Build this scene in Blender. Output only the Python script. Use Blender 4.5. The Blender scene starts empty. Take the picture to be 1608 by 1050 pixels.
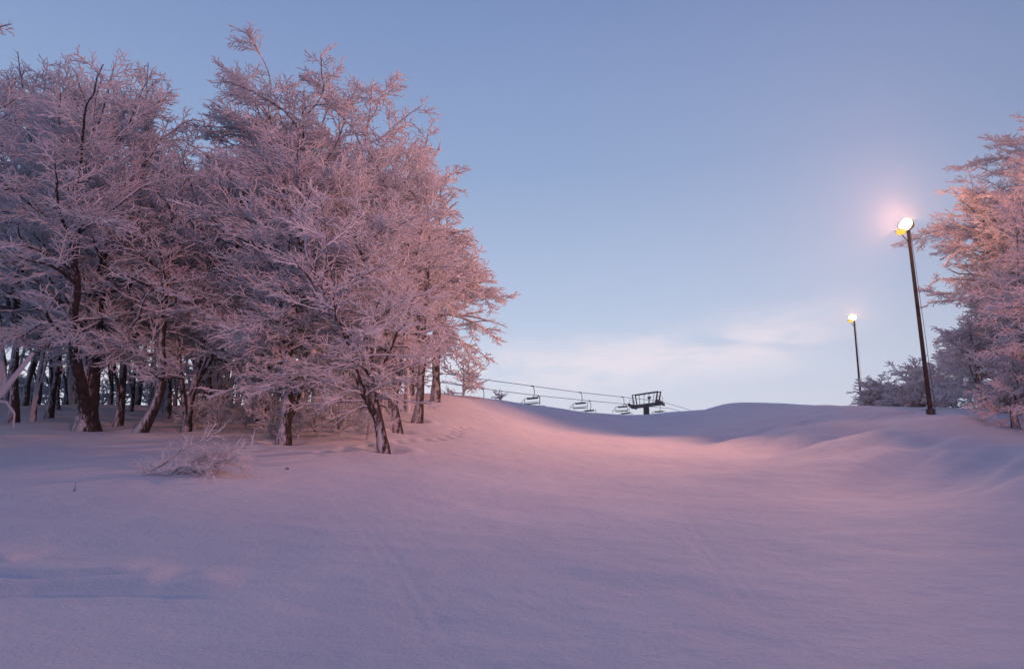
import bpy, math, random
import numpy as np

scene = bpy.context.scene
COL = scene.collection
rad = math.radians

# ------------------------------------------------------------------ camera
PITCH = rad(13.0)
EYE = np.array([0.0, 0.0, 1.6])
FPX = 1206.0
cam_d = bpy.data.cameras.new('camera')
cam_d.sensor_width = 36.0
cam_d.lens = 36.0 * FPX / 1608.0
cam_d.clip_start = 0.1
cam_d.clip_end = 3000.0
cam = bpy.data.objects.new('camera', cam_d)
COL.objects.link(cam)
cam.location = EYE.tolist()
cam.rotation_euler = (rad(90) + PITCH, 0, 0)
scene.camera = cam

# ------------------------------------------------------------------ world: dusk sky
SUN_EL, SUN_AZ = rad(1.5), rad(158)      # last warm glow, low behind the camera to the right
world = bpy.data.worlds.new('World')
scene.world = world
world.use_nodes = True
nt = world.node_tree
nt.nodes.clear()
def wn(t, **k):
    n = nt.nodes.new(t)
    for a, b in k.items():
        setattr(n, a, b)
    return n
def wmath(op, a, b=None, c=None, clamp=False):
    n = nt.nodes.new('ShaderNodeMath'); n.operation = op; n.use_clamp = clamp
    for i, v in enumerate((a, b, c)):
        if v is None: continue
        if isinstance(v, (int, float)): n.inputs[i].default_value = v
        else: nt.links.new(v, n.inputs[i])
    return n.outputs[0]
def wramp(fac, stops, interp='EASE'):
    n = nt.nodes.new('ShaderNodeValToRGB')
    n.color_ramp.interpolation = interp
    el = n.color_ramp.elements
    while len(el) > 1: el.remove(el[-1])
    el[0].position = stops[0][0]; el[0].color = (*stops[0][1], 1)
    for p, c in stops[1:]:
        e = el.new(p); e.color = (*c, 1)
    nt.links.new(fac, n.inputs[0])
    return n.outputs[0]
def wmix(bt, fac, a, b):
    n = nt.nodes.new('ShaderNodeMix'); n.data_type = 'RGBA'; n.blend_type = bt
    if isinstance(fac, (int, float)): n.inputs[0].default_value = fac
    else: nt.links.new(fac, n.inputs[0])
    for i, v in ((6, a), (7, b)):
        if isinstance(v, tuple): n.inputs[i].default_value = (*v, 1)
        else: nt.links.new(v, n.inputs[i])
    return n.outputs[2]
tc = wn('ShaderNodeTexCoord')
sep = wn('ShaderNodeSeparateXYZ'); nt.links.new(tc.outputs['Generated'], sep.inputs[0])
dx, dy, dz = sep.outputs[0], sep.outputs[1], sep.outputs[2]
sky = wn('ShaderNodeTexSky', sky_type='NISHITA')
sky.sun_disc = False
sky.sun_elevation = SUN_EL
sky.sun_rotation = SUN_AZ
sky.altitude = 900
sky.air_density = 1.0; sky.dust_density = 0.6; sky.ozone_density = 2.5
nish = wmix('MULTIPLY', 1.0, sky.outputs[0], (0.05, 0.05, 0.05))
# twilight colours by height above the horizon on the bright side of the sky ...
bright = wramp(dz, [(0.0, (0.70, 0.66, 0.74)), (0.12, (0.72, 0.74, 0.85)), (0.17, (0.66, 0.73, 0.87)), (0.27, (0.49, 0.60, 0.80)),
                    (0.42, (0.30, 0.415, 0.65)), (0.60, (0.195, 0.285, 0.53)), (0.80, (0.12, 0.18, 0.37)), (1.0, (0.09, 0.135, 0.30))], 'LINEAR')
# ... and on the night side behind the camera
dark = wramp(dz, [(0.0, (0.10, 0.09, 0.17)), (0.15, (0.16, 0.12, 0.22)), (0.35, (0.11, 0.14, 0.28)), (1.0, (0.085, 0.125, 0.285))], 'LINEAR')
side = wmath('ADD', wmath('MULTIPLY', dy, 0.5), 0.5)
side = wmath('ADD', side, wmath('MULTIPLY', dx, -0.22))
sidef = wn('ShaderNodeMapRange'); sidef.interpolation_type = 'SMOOTHSTEP'
nt.links.new(side, sidef.inputs[0]); sidef.inputs[1].default_value = 0.30; sidef.inputs[2].default_value = 0.98
base = wmix('MIX', sidef.outputs[0], dark, bright)
# thin cloud bank low over the ridge
mp = wn('ShaderNodeMapping'); nt.links.new(tc.outputs['Generated'], mp.inputs[0])
mp.inputs['Rotation'].default_value = (0, rad(12), 0)
mp.inputs['Scale'].default_value = (8.0, 8.0, 26.0)
cn = wn('ShaderNodeTexNoise'); nt.links.new(mp.outputs[0], cn.inputs[0])
cn.inputs['Scale'].default_value = 1.0; cn.inputs['Detail'].default_value = 7; cn.inputs['Roughness'].default_value = 0.60
cn.inputs['Distortion'].default_value = 0.5
# band height follows the azimuth: lower left, higher right
bandc = wmath('ADD', wmath('MULTIPLY', dx, 0.09), 0.176)
bd = wmath('ABSOLUTE', wmath('SUBTRACT', dz, bandc))
bm = wn('ShaderNodeMapRange'); bm.interpolation_type = 'SMOOTHSTEP'
nt.links.new(bd, bm.inputs[0]); bm.inputs[1].default_value = 0.058; bm.inputs[2].default_value = 0.0
xr = wn('ShaderNodeMapRange'); xr.interpolation_type = 'SMOOTHSTEP'
nt.links.new(dx, xr.inputs[0]); xr.inputs[1].default_value = 0.46; xr.inputs[2].default_value = 0.30
nm = wn('ShaderNodeMapRange'); nm.interpolation_type = 'SMOOTHSTEP'
nt.links.new(cn.outputs[0], nm.inputs[0]); nm.inputs[1].default_value = 0.30; nm.inputs[2].default_value = 0.62
cm = wmath('MULTIPLY', wmath('MULTIPLY', bm.outputs[0], xr.outputs[0]), nm.outputs[0])
cm = wmath('MULTIPLY', cm, 0.8)
withc = wmix('MIX', cm, base, (0.93, 0.84, 0.90))
final = wmix('ADD', 0.35, withc, nish)
bg = wn('ShaderNodeBackground'); nt.links.new(final, bg.inputs[0]); bg.inputs[1].default_value = 1.0
wo = wn('ShaderNodeOutputWorld'); nt.links.new(bg.outputs[0], wo.inputs[0])

# ------------------------------------------------------------------ sun lamp (faint afterglow)
def look_rot(d):
    from mathutils import Vector
    return Vector(d).to_track_quat('-Z', 'Y').to_euler()
sd = bpy.data.lights.new('sun', 'SUN')
sd.energy = 0.11; sd.angle = rad(8); sd.color = (1.0, 0.46, 0.50)
sun = bpy.data.objects.new('sun', sd); COL.objects.link(sun)
saz, sel = SUN_AZ, rad(9)
sun.rotation_euler = look_rot((-math.sin(saz) * math.cos(sel), -math.cos(saz) * math.cos(sel), -math.sin(sel)))

vs = scene.view_settings
vs.view_transform = 'Standard'; vs.look = 'None'; vs.exposure = 0.0; vs.gamma = 1.0
scene.cycles.use_denoising = True
scene.cycles.max_bounces = 5
scene.cycles.diffuse_bounces = 3

# ------------------------------------------------------------------ helpers
def at(px, py, Y):
    """world point seen at photo pixel (px, py) at ground distance Y"""
    xc = (px - 804.0) / FPX; yc = (525.0 - py) / FPX
    c, s = math.cos(PITCH), math.sin(PITCH)
    dY = c - yc * s; dZ = s + yc * c
    k = Y / dY
    return np.array([xc * k, Y, EYE[2] + dZ * k])

def tag(o, label=None, cat=None, group=None, kind=None):
    if label: o['label'] = label
    if cat: o['category'] = cat
    if group: o['group'] = group
    if kind: o['kind'] = kind
    return o

def empty(name, loc, label=None, cat=None, group=None):
    o = bpy.data.objects.new(name, None)
    o.empty_display_size = 0.3
    COL.objects.link(o); o.location = [float(v) for v in loc]
    return tag(o, label, cat, group)

def mesh_np(name, V, F, mats, mi=None, smooth=True):
    """V (n,3), F list of arrays of quads/tris"""
    me = bpy.data.meshes.new(name)
    V = np.ascontiguousarray(V, dtype=np.float32)
    me.vertices.add(len(V)); me.vertices.foreach_set('co', V.ravel())
    quads = [f for f in F if f.shape[1] == 4]; tris = [f for f in F if f.shape[1] == 3]
    li = np.concatenate([f.ravel() for f in quads] + [f.ravel() for f in tris]).astype(np.int32)
    nq = sum(len(f) for f in quads); ntr = sum(len(f) for f in tris)
    me.loops.add(len(li)); me.loops.foreach_set('vertex_index', li)
    ls = np.concatenate([np.arange(nq) * 4, nq * 4 + np.arange(ntr) * 3]).astype(np.int32)
    me.polygons.add(nq + ntr); me.polygons.foreach_set('loop_start', ls)
    for m in mats: me.materials.append(m)
    if mi is not None: me.polygons.foreach_set('material_index', mi.astype(np.int32))
    me.update(calc_edges=True)
    if smooth: me.polygons.foreach_set('use_smooth', np.ones(nq + ntr, dtype=bool))
    me.validate()
    return me

def link(name, me, parent=None):
    o = bpy.data.objects.new(name, me); COL.objects.link(o)
    if parent is not None: o.parent = parent
    return o

class MB:
    """collects simple solid shapes into one mesh"""
    def __init__(s): s.v = []; s.f = []
    def add(s, v, f):
        b = len(s.v); s.v += [tuple(map(float, p)) for p in v]; s.f += [tuple(i + b for i in q) for q in f]
    def box(s, c, d, X=(1, 0, 0), Yv=(0, 1, 0)):
        X = np.array(X, float); X /= np.linalg.norm(X); Yv = np.array(Yv, float); Yv /= np.linalg.norm(Yv); Z = np.cross(X, Yv)
        c = np.array(c, float); P = []
        for k in (-1, 1):
            for j in (-1, 1):
                for i in (-1, 1):
                    P.append(c + X * i * d[0] / 2 + Yv * j * d[1] / 2 + Z * k * d[2] / 2)
        s.add(P, [(0, 2, 3, 1), (4, 5, 7, 6), (0, 1, 5, 4), (2, 6, 7, 3), (0, 4, 6, 2), (1, 3, 7, 5)])
    def tube(s, pts, r, n=8, cap=True):
        pts = [np.array(p, float) for p in pts]
        if not hasattr(r, '__len__'): r = [r] * len(pts)
        a0 = None; rings = []
        for i, p in enumerate(pts):
            t = pts[min(i + 1, len(pts) - 1)] - pts[max(i - 1, 0)]; t = t / (np.linalg.norm(t) + 1e-9)
            if a0 is None:
                a0 = np.cross(t, (0, 0, 1) if abs(t[2]) < .9 else (1, 0, 0))
            a = a0 - t * np.dot(a0, t); a /= np.linalg.norm(a); b = np.cross(t, a); a0 = a
            rings.append([p + r[i] * (a * math.cos(2 * math.pi * k / n) + b * math.sin(2 * math.pi * k / n)) for k in range(n)])
        v = [q for R_ in rings for q in R_]; f = []
        for i in range(len(pts) - 1):
            for k in range(n):
                f.append((i * n + k, i * n + (k + 1) % n, (i + 1) * n + (k + 1) % n, (i + 1) * n + k))
        if cap:
            f.append(tuple(range(n - 1, -1, -1))); f.append(tuple((len(pts) - 1) * n + k for k in range(n)))
        s.add(v, f)
    def build(s, name, mat, parent=None, smooth=False):
        me = bpy.data.meshes.new(name); me.from_pydata(s.v, [], s.f); me.materials.append(mat)
        if smooth:
            for p in me.polygons: p.use_smooth = True
        me.update()
        return link(name, me, parent)

# ------------------------------------------------------------------ materials
def newmat(name):
    m = bpy.data.materials.new(name); m.use_nodes = True
    t = m.node_tree; b = t.nodes['Principled BSDF']
    return m, t, b
def noise(t, scale, detail=4, rough=0.55, coord='Object', dist=0.0):
    c = t.nodes.new('ShaderNodeTexCoord'); n = t.nodes.new('ShaderNodeTexNoise')
    t.links.new(c.outputs[coord], n.inputs['Vector'])
    n.inputs['Scale'].default_value = scale; n.inputs['Detail'].default_value = detail
    n.inputs['Roughness'].default_value = rough; n.inputs['Distortion'].default_value = dist
    return n.outputs['Fac']
def nramp(t, fac, stops):
    n = t.nodes.new('ShaderNodeValToRGB'); el = n.color_ramp.elements
    while len(el) > 1: el.remove(el[-1])
    el[0].position = stops[0][0]; el[0].color = (*stops[0][1], 1)
    for p, c in stops[1:]:
        e = el.new(p); e.color = (*c, 1)
    t.links.new(fac, n.inputs[0]); return n.outputs[0]
def nmath(t, op, a, b=None, clamp=False):
    n = t.nodes.new('ShaderNodeMath'); n.operation = op; n.use_clamp = clamp
    for i, v in enumerate((a, b)):
        if v is None: continue
        if isinstance(v, (int, float)): n.inputs[i].default_value = v
        else: t.links.new(v, n.inputs[i])
    return n.outputs[0]
def bump(t, b, h, strength, dist, prev=None):
    n = t.nodes.new('ShaderNodeBump'); n.inputs['Strength'].default_value = strength; n.inputs['Distance'].default_value = dist
    t.links.new(h, n.inputs['Height'])
    if prev is not None: t.links.new(prev, n.inputs['Normal'])
    t.links.new(n.outputs[0], b.inputs['Normal']); return n.outputs[0]

M = {}
# snow on the ground
m, t, b = newmat('snow')
c = nramp(t, noise(t, 0.35, 6, 0.6, 'Object'), [(0.3, (0.72, 0.745, 0.80)), (0.7, (0.82, 0.83, 0.86))])
t.links.new(c, b.inputs['Base Color']); b.inputs['Roughness'].default_value = 0.75
b.inputs['Specular IOR Level'].default_value = 0.25
p1 = bump(t, b, noise(t, 1.3, 5, 0.6), 0.5, 0.10)
p1 = bump(t, b, noise(t, 6, 4, 0.6), 0.5, 0.02, p1)
p2 = bump(t, b, noise(t, 22, 5, 0.65), 0.8, 0.016, p1)
bump(t, b, noise(t, 120, 3, 0.7), 0.5, 0.004, p2)
M['snow'] = m
# rime on twigs
m, t, b = newmat('rime')
c = nramp(t, noise(t, 1.2, 3, 0.6), [(0.3, (0.74, 0.75, 0.79)), (0.7, (0.88, 0.885, 0.90))])
t.links.new(c, b.inputs['Base Color']); b.inputs['Roughness'].default_value = 0.8
b.inputs['Specular IOR Level'].default_value = 0.2
M['rime'] = m
# bark with rime plastered on one side
def barkmat(name, amount, wind=(-0.35, -0.75, 0.55)):
    m, t, b = newmat(name)
    bark = nramp(t, noise(t, 6.0, 6, 0.65, 'Object', 0.6), [(0.3, (0.020, 0.017, 0.016)), (0.6, (0.055, 0.045, 0.040)), (0.8, (0.10, 0.085, 0.075))])
    g = t.nodes.new('ShaderNodeNewGeometry')
    d = t.nodes.new('ShaderNodeVectorMath'); d.operation = 'DOT_PRODUCT'
    t.links.new(g.outputs['Normal'], d.inputs[0]); d.inputs[1].default_value = wind
    tcn = t.nodes.new('ShaderNodeTexCoord'); mpn = t.nodes.new('ShaderNodeMapping'); mpn.inputs['Scale'].default_value = (1, 1, .35)
    t.links.new(tcn.outputs['Object'], mpn.inputs[0]); nn = t.nodes.new('ShaderNodeTexNoise'); t.links.new(mpn.outputs[0], nn.inputs['Vector'])
    nn.inputs['Scale'].default_value = 9.0; nn.inputs['Detail'].default_value = 8; nn.inputs['Roughness'].default_value = .75; n1 = nn.outputs['Fac']
    s = nmath(t, 'ADD', nmath(t, 'MULTIPLY', d.outputs['Value'], 0.5), nmath(t, 'MULTIPLY', nmath(t, 'SUBTRACT', n1, 0.5), 1.7))
    fac = nmath(t, 'MULTIPLY', nmath(t, 'ADD', s, amount), 4.0, True)
    mx = t.nodes.new('ShaderNodeMix'); mx.data_type = 'RGBA'
    t.links.new(fac, mx.inputs[0]); t.links.new(bark, mx.inputs[6]); mx.inputs[7].default_value = (0.62, 0.64, 0.68, 1)
    t.links.new(mx.outputs[2], b.inputs['Base Color']); b.inputs['Roughness'].default_value = 0.85
    b.inputs['Specular IOR Level'].default_value = 0.2
    bump(t, b, noise(t, 14, 5, 0.7), 0.8, 0.03)
    return m
M['bark'] = barkmat('bark', -0.22)
M['post'] = barkmat('weathered_post', -0.68)
M['limb'] = barkmat('frosted_limb', 0.12)
M['bark_snowy'] = barkmat('snow_plastered_bark', 0.75)
def plain(name, col, rough=0.5, metal=0.0, nscale=9.0, var=0.25):
    m, t, b = newmat(name)
    lo = tuple(x * (1 - var) for x in col); hi = tuple(min(1, x * (1 + var)) for x in col)
    t.links.new(nramp(t, noise(t, nscale, 5, 0.6), [(0.3, lo), (0.7, hi)]), b.inputs['Base Color'])
    b.inputs['Roughness'].default_value = rough; b.inputs['Metallic'].default_value = metal
    return m
M['steel'] = plain('dark_steel', (0.035, 0.042, 0.055), 0.55, 0.4)
M['galv'] = plain('grey_steel', (0.10, 0.11, 0.13), 0.5, 0.5)
M['housing'] = plain('lamp_housing', (0.10, 0.075, 0.045), 0.5, 0.2)
M['wire'] = plain('wire', (0.20, 0.20, 0.21), 0.6, 0.2)
M['seat'] = plain('seat_pad', (0.04, 0.045, 0.06), 0.7)
def emit(name, col, s):
    m, t, b = newmat(name)
    b.inputs['Base Color'].default_value = (*col, 1)
    b.inputs['Emission Color'].default_value = (*col, 1); b.inputs['Emission Strength'].default_value = s
    return m
M['glow'] = emit('lamp_glass', (1.0, 0.64, 0.32), 6.0)
M['glow_dim'] = emit('amber_lamp_glass', (1.0, 0.52, 0.06), 1.15)

# ------------------------------------------------------------------ terrain
CTRL = []
def col_(px, rows):
    for py, Y in rows: CTRL.append(at(px, py, Y))
col_(-120, [(1050, 5.4), (930, 8), (820, 11.2), (750, 15), (700, 20), (677, 22.5)])
col_(0, [(1050, 5.5), (930, 7.9), (820, 11.2), (750, 15), (700, 20), (677, 22.5), (668, 25), (655, 30), (640, 41)])
col_(200, [(1050, 5.6), (930, 8), (820, 11.4), (750, 15.4), (700, 21), (684, 23.2), (672, 25.5), (655, 31), (636, 41)])
col_(400, [(1050, 5.8), (900, 8.8), (800, 13), (740, 17.5), (704, 21.5), (680, 25), (655, 31), (636, 40)])
col_(600, [(1050, 6), (900, 9), (800, 13.5), (740, 18), (705, 22.2), (673, 27), (643, 33), (624, 40)])
col_(700, [(740, 19), (700, 24.5), (660, 31), (632, 38), (617, 45)])
col_(760, [(640, 41), (624, 48)])
col_(850, [(1050, 6), (900, 9.5), (800, 14.8), (740, 22), (700, 30), (665, 41), (645, 49), (637, 53)])
col_(1000, [(900, 9.5), (800, 15), (745, 22), (705, 31), (678, 42), (657, 53), (649, 58)])
col_(1100, [(655, 52), (645, 58)])
col_(1200, [(1050, 6), (900, 9.5), (800, 15), (752, 20), (712, 28), (682, 37), (655, 47), (643, 53)])
col_(1300, [(655, 40), (642, 46)])
col_(1400, [(1050, 6), (900, 9.3), (800, 14), (745, 19), (708, 24), (680, 29.5), (655, 35), (644, 39)])
col_(1500, [(660, 33), (652, 37), (656, 60)])
col_(1420,[(645,60)])
col_(1608, [(1050, 6), (900, 9), (800, 13), (750, 17), (715, 21), (692, 26), (677, 30)])
col_(1760, [(1050, 6), (900, 9), (800, 13), (750, 17), (700, 24), (680, 30), (650, 45)])
col_(1353, [(641, 60), (640, 78)])
for p in [(0, 0, 0), (-6, 0, 0.3), (6, 0, 0.2), (0, -6, -0.6), (-8, -8, -0.4), (8, -8, -.5), (5, -9, -0.9), (-25, -10, 0.5), (25, -10, 0.6), (0, -30, -3.5),
          (-60, -30, -2), (60, -30, -2), (-25, 55, 7.4), (-8, 62, 8.2), (5, 75, 9.3), (14, 80, 9.5), (-40, 60, 6.6), (-40, 30, 5.2), (-60, 100, 6),
          (-10, 100, 9.5), (10, 105, 10.2), (23, 132, 10.6), (12, 140, 10.4), (40, 130, 11.5), (-30, 140, 8), (60, 110, 10), (58, 60, 6.5), (45, 30, 5), (90, 50, 6), (100, 120, 9),
          (-150, 0, 0), (-150, 150, 2), (150, 0, 0), (150, 150, 8), (0, 220, 5), (-200, 350, -15), (200, 350, -15), (0, 400, -22), (-300, -150, -14), (300, -150, -14), (0, -150, -16)]:
    CTRL.append(np.array(p, float))
CTRL = np.array(CTRL)
def _U(r2):
    return 0.5 * r2 * np.log(r2 + 1e-9)
def _warp(x, y):   # compress far distances so that near detail and far anchors balance
    r = np.sqrt(x * x + y * y) + 1e-9
    s = np.arcsinh(r / 25.0) * 25.0 / r
    return x * s, y * s
def _fit():
    x, y = _warp(CTRL[:, 0], CTRL[:, 1]); n = len(x)
    r2 = (x[:, None] - x) ** 2 + (y[:, None] - y) ** 2
    K = _U(r2) + np.eye(n) * 1.2
    P = np.stack([np.ones(n), x, y], 1)
    A = np.zeros((n + 3, n + 3)); A[:n, :n] = K; A[:n, n:] = P; A[n:, :n] = P.T
    bb = np.zeros(n + 3); bb[:n] = CTRL[:, 2]
    return np.linalg.solve(A, bb), x, y
_w, _cx, _cy = _fit()
def vnoise(x, y, seed=0):
    """smooth value noise"""
    xi = np.floor(x).astype(np.int64); yi = np.floor(y).astype(np.int64)
    fx = x - xi; fy = y - yi; fx = fx * fx * fx * (fx * (fx * 6 - 15) + 10); fy = fy * fy * fy * (fy * (fy * 6 - 15) + 10)
    def h(a, b_):
        n = (a * 374761393 + b_ * 668265263 + seed * 974711) & 0x7fffffff
        n = ((n ^ (n >> 13)) * 1274126177) & 0x7fffffff
        n = (n ^ (n >> 16)) & 0xffff
        return n / 65535.0 - 0.5
    return (h(xi, yi) * (1 - fx) + h(xi + 1, yi) * fx) * (1 - fy) + (h(xi, yi + 1) * (1 - fx) + h(xi + 1, yi + 1) * fx) * fy
def gauss(x, y, cx, cy, sx, sy, a=0.0):
    c_, s_ = math.cos(a), math.sin(a); u = (x - cx) * c_ + (y - cy) * s_; v = -(x - cx) * s_ + (y - cy) * c_
    return np.exp(-(u / sx) ** 2 - (v / sy) ** 2)
def sstep(v, a, b_):
    k = np.clip((v - a) / (b_ - a), 0, 1); return k * k * (3 - 2 * k)
def terrain(x, y):
    x = np.asarray(x, float); y = np.asarray(y, float)
    sh = x.shape; x = x.ravel(); y = y.ravel()
    wx, wy = _warp(x, y); z = np.zeros(len(x))
    for i in range(0, len(x), 40000):
        a = wx[i:i + 40000]; b_ = wy[i:i + 40000]
        r2 = (a[:, None] - _cx) ** 2 + (b_[:, None] - _cy) ** 2
        z[i:i + 40000] = _U(r2) @ _w[:-3] + _w[-3] + _w[-2] * a + _w[-1] * b_
    # far mound beyond the ridge, right of the lift tower
    z += 2.3 * gauss(x, y, 24.5, 90, 7.5, 9) + 0.4 * gauss(x, y, 31, 88, 8, 9)
    # long wind-packed rolls on the right of the piste
    k = sstep(x, 4, 12) * (1 - sstep(y, 38, 46)) * sstep(y, 12, 18)
    v = -(x - 14) * math.sin(0.80) + (y - 26) * math.cos(0.80); u = (x - 14) * math.cos(0.80) + (y - 26) * math.sin(0.80)
    z += k * (0.20 * np.sin(v * 1.0 + 0.6 * np.sin(u * 0.30)) * (0.8 + 0.9 * vnoise(u * .15, v * .4, 5)) + 0.26 * vnoise(u * .20, v * 1.1, 6) + 0.08 * vnoise(u * .5, v * 2.6, 8))
    # shallow bowl at the right foreground lip
    z += -0.25 * gauss(x, y, 12, 19, 7, 2.2, 0.2) + 0.22 * gauss(x, y, 15, 23.5, 7, 1.6, 0.25)
    # gentle irregularity
    far = 1 + np.clip(y, 0, 80) * 0.02
    z += 0.10 * vnoise(x * .22, y * .22, 1) * far + 0.05 * vnoise(x * .6, y * .6, 2) + 0.022 * vnoise(x * 1.7, y * 1.7, 3) + 0.007 * vnoise(x * 4.5, y * 4.5, 4)
    # cut snow ledges at the lower left, piled slabs
    def ledge(px0, py0, px1, py1, Y, h, w, seed, fl=0.06):
        p0 = at(px0, py0, Y); p1 = at(px1, py1, Y)
        L = math.hypot(p1[0] - p0[0], 1e-3); u = (x - p0[0]) / (p1[0] - p0[0])
        yy = Y + 0.10 * np.sin(u * 7 + seed) + 0.10 * vnoise(x * 2.3, y * 0 + seed, seed) * 2
        d = y - yy + 0.05 * vnoise(x * 9, y * 0, seed + 1)
        m_ = sstep(u, -.02, .06) * (1 - sstep(u, .85, 1.02)) * (.75 + .5 * vnoise(x * .9, y * 0, seed + 3))
        br = .35 + .65 * sstep(vnoise(x * 3.1, y * 0 + 2, seed + 9), -.15, .2)
        return h * m_ * sstep(d, 0, fl) * (1 - sstep(d, fl, w)) - .038 * m_ * br * np.exp(-(d / .035) ** 2)
    z += ledge(-150, 935, 352, 926, 7.85, 0.09, 1.6, 3, 0.50)
    z += ledge(-150, 892, 215, 880, 8.55, 0.06, 1.6, 7, 0.30)
    z += ledge(-150, 865, 32, 862, 9.1, 0.10, 1.3, 11, 0.16)
    pb = at(278, 890, 8.7)
    z += -0.045 * gauss(x, y, pb[0], pb[1], .20, .50, 0.25) + 0.02 * gauss(x, y, pb[0] - .26, pb[1], .10, .6, 0.25)
    # faint ski lines crossing the near snow
    for (ax, ay, dxx, dyy) in ((-.55, 6.5, -.34, 1.0), (-.40, 6.5, -.34, 1.0), (2.2, 7, .12, 1.0), (2.36, 7, .12, 1.0), (-4.5, 12, .9, .55), (-4.4, 11.85, .9, .55), (5.5, 10, -.5, 1.0), (5.35, 10, -.5, 1.0)):
        L = math.hypot(dxx, dyy); u = ((x - ax) * dxx + (y - ay) * dyy) / L; v = (-(x - ax) * dyy + (y - ay) * dxx) / L + .10 * np.sin(u * .45 + ax)
        z -= .007 * np.exp(-(v / .045) ** 2) * sstep(u, -4, 0) * (1 - sstep(u, 6, 12)) * (.5 + 1.0 * sstep(vnoise(u * .8, v * 0, 12), -.2, .2))
    # old ski and foot tracks
    tr = 0
    for (ax, ay, bx, by, s_) in ((-2.4, 26, -5.2, 20.5, 1), (-1.8, 31, -2.6, 25, 2)):
        L = math.hypot(bx - ax, by - ay); ux, uy = (bx - ax) / L, (by - ay) / L
        u = (x - ax) * ux + (y - ay) * uy; v = -(x - ax) * uy + (y - ay) * ux + 0.15 * np.sin(u * 1.3)
        m_ = (u > 0) & (u < L)
        st = np.abs(((u / 0.42) % 1) - 0.5)
        tr = tr + m_ * np.exp(-((v - 0.14 * np.sign(np.sin(u / 0.42 * math.pi))) / 0.13) ** 2) * sstep(st, .45, .15)
    z -= 0.09 * tr
    return z.reshape(sh)
def gz(x, y): return float(terrain(np.array([x]), np.array([y]))[0])
def ground_at(px, Y):
    x = (px - 804.0) / FPX * Y / (math.cos(PITCH))  # first guess, refined below
    for _ in range(4):
        z = gz(x, Y)
        # solve for px at given z
        c, s = math.cos(PITCH), math.sin(PITCH)
        depth = Y * c + (z - EYE[2]) * s
        x = (px - 804.0) / FPX * depth
    return np.array([x, Y, gz(x, Y)])
def proj(p):
    c, s = math.cos(PITCH), math.sin(PITCH)
    zz = p[2] - EYE[2]; d = p[1] * c + zz * s; h = -p[1] * s + zz * c
    return 804 + FPX * p[0] / d, 525 - FPX * h / d

def axis(n, a, far, c0=0.0):
    tt = np.linspace(-1, 1, n); k = math.asinh(far / a); return c0 + a * np.sinh(tt * k)
gx = axis(1150, 4.5, 900.0, 0)
gy = np.concatenate([-np.flip(np.geomspace(1, 900, 50)) + 1, 6 + axis(1900, 5.0, 900.0, 0)[950 - 190:]])
gy = np.unique(np.round(gy, 4))
WELLS = [(137, 24.5, .75), (184, 26, .4), (207, 23.8, .4), (292, 25, .5), (445, 22.3, .45), (607, 21.9, .45), (628, 27, .4), (653, 30, .4), (22, 27.5, .45), (76, 30, .4), (1462, 37.5, .6)]
WELLS = [(ground_at(a, b), r) for a, b, r in WELLS]
_terrain0 = terrain
def terrain(x, y):
    z = _terrain0(x, y)
    for p, r in WELLS:
        d2 = ((x - p[0]) ** 2 + (y - p[1]) ** 2) / r ** 2
        z = z - .14 * np.exp(-d2 * 1.2) + .035 * np.exp(-(np.sqrt(d2) - 1.7) ** 2 * 3) * (1 + .6 * np.sin(3 * x + y))
    return z
def build_ground():
    X, Yg = np.meshgrid(gx, gy)
    Z = terrain(X, Yg)
    # far outside, settle on a rolling valley plain
    R = np.hypot(X, Yg); k = sstep(R, 260, 420)
    Z = Z * (1 - k) + k * (-25 + 8 * vnoise(X * .006, Yg * .006, 9))
    V = np.stack([X, Yg, Z], -1).reshape(-1, 3)
    ny, nx = X.shape; i = np.arange(ny * nx).reshape(ny, nx)
    F = np.stack([i[:-1, :-1], i[:-1, 1:], i[1:, 1:], i[1:, :-1]], -1).reshape(-1, 4)
    me = mesh_np('snow_ground', V, [F], [M['snow']])
    tag(link('ground', me), 'snow covered ski slope rising to a ridge', None, None, 'structure')
build_ground()
# silhouette check (photo px -> ridge py)
def ridge_check():
    Ys = np.concatenate([np.linspace(5, 70, 260), np.linspace(71, 200, 200)])
    out = []
    for px in (0, 200, 400, 600, 700, 760, 800, 850, 900, 950, 1000, 1050, 1100, 1150, 1200, 1250, 1300, 1400, 1500, 1608):
        u = (px - 804.0) / FPX / math.cos(PITCH) * 1.03
        z = terrain(u * Ys * .99, Ys)
        e = [proj((u * Y * .99, Y, zz)) for Y, zz in zip(Ys, z)]
        j = min(range(len(e)), key=lambda q: e[q][1])
        out.append((round(e[j][0]), round(e[j][1]), round(float(Ys[j]))))
    print('RIDGE', out)

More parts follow.
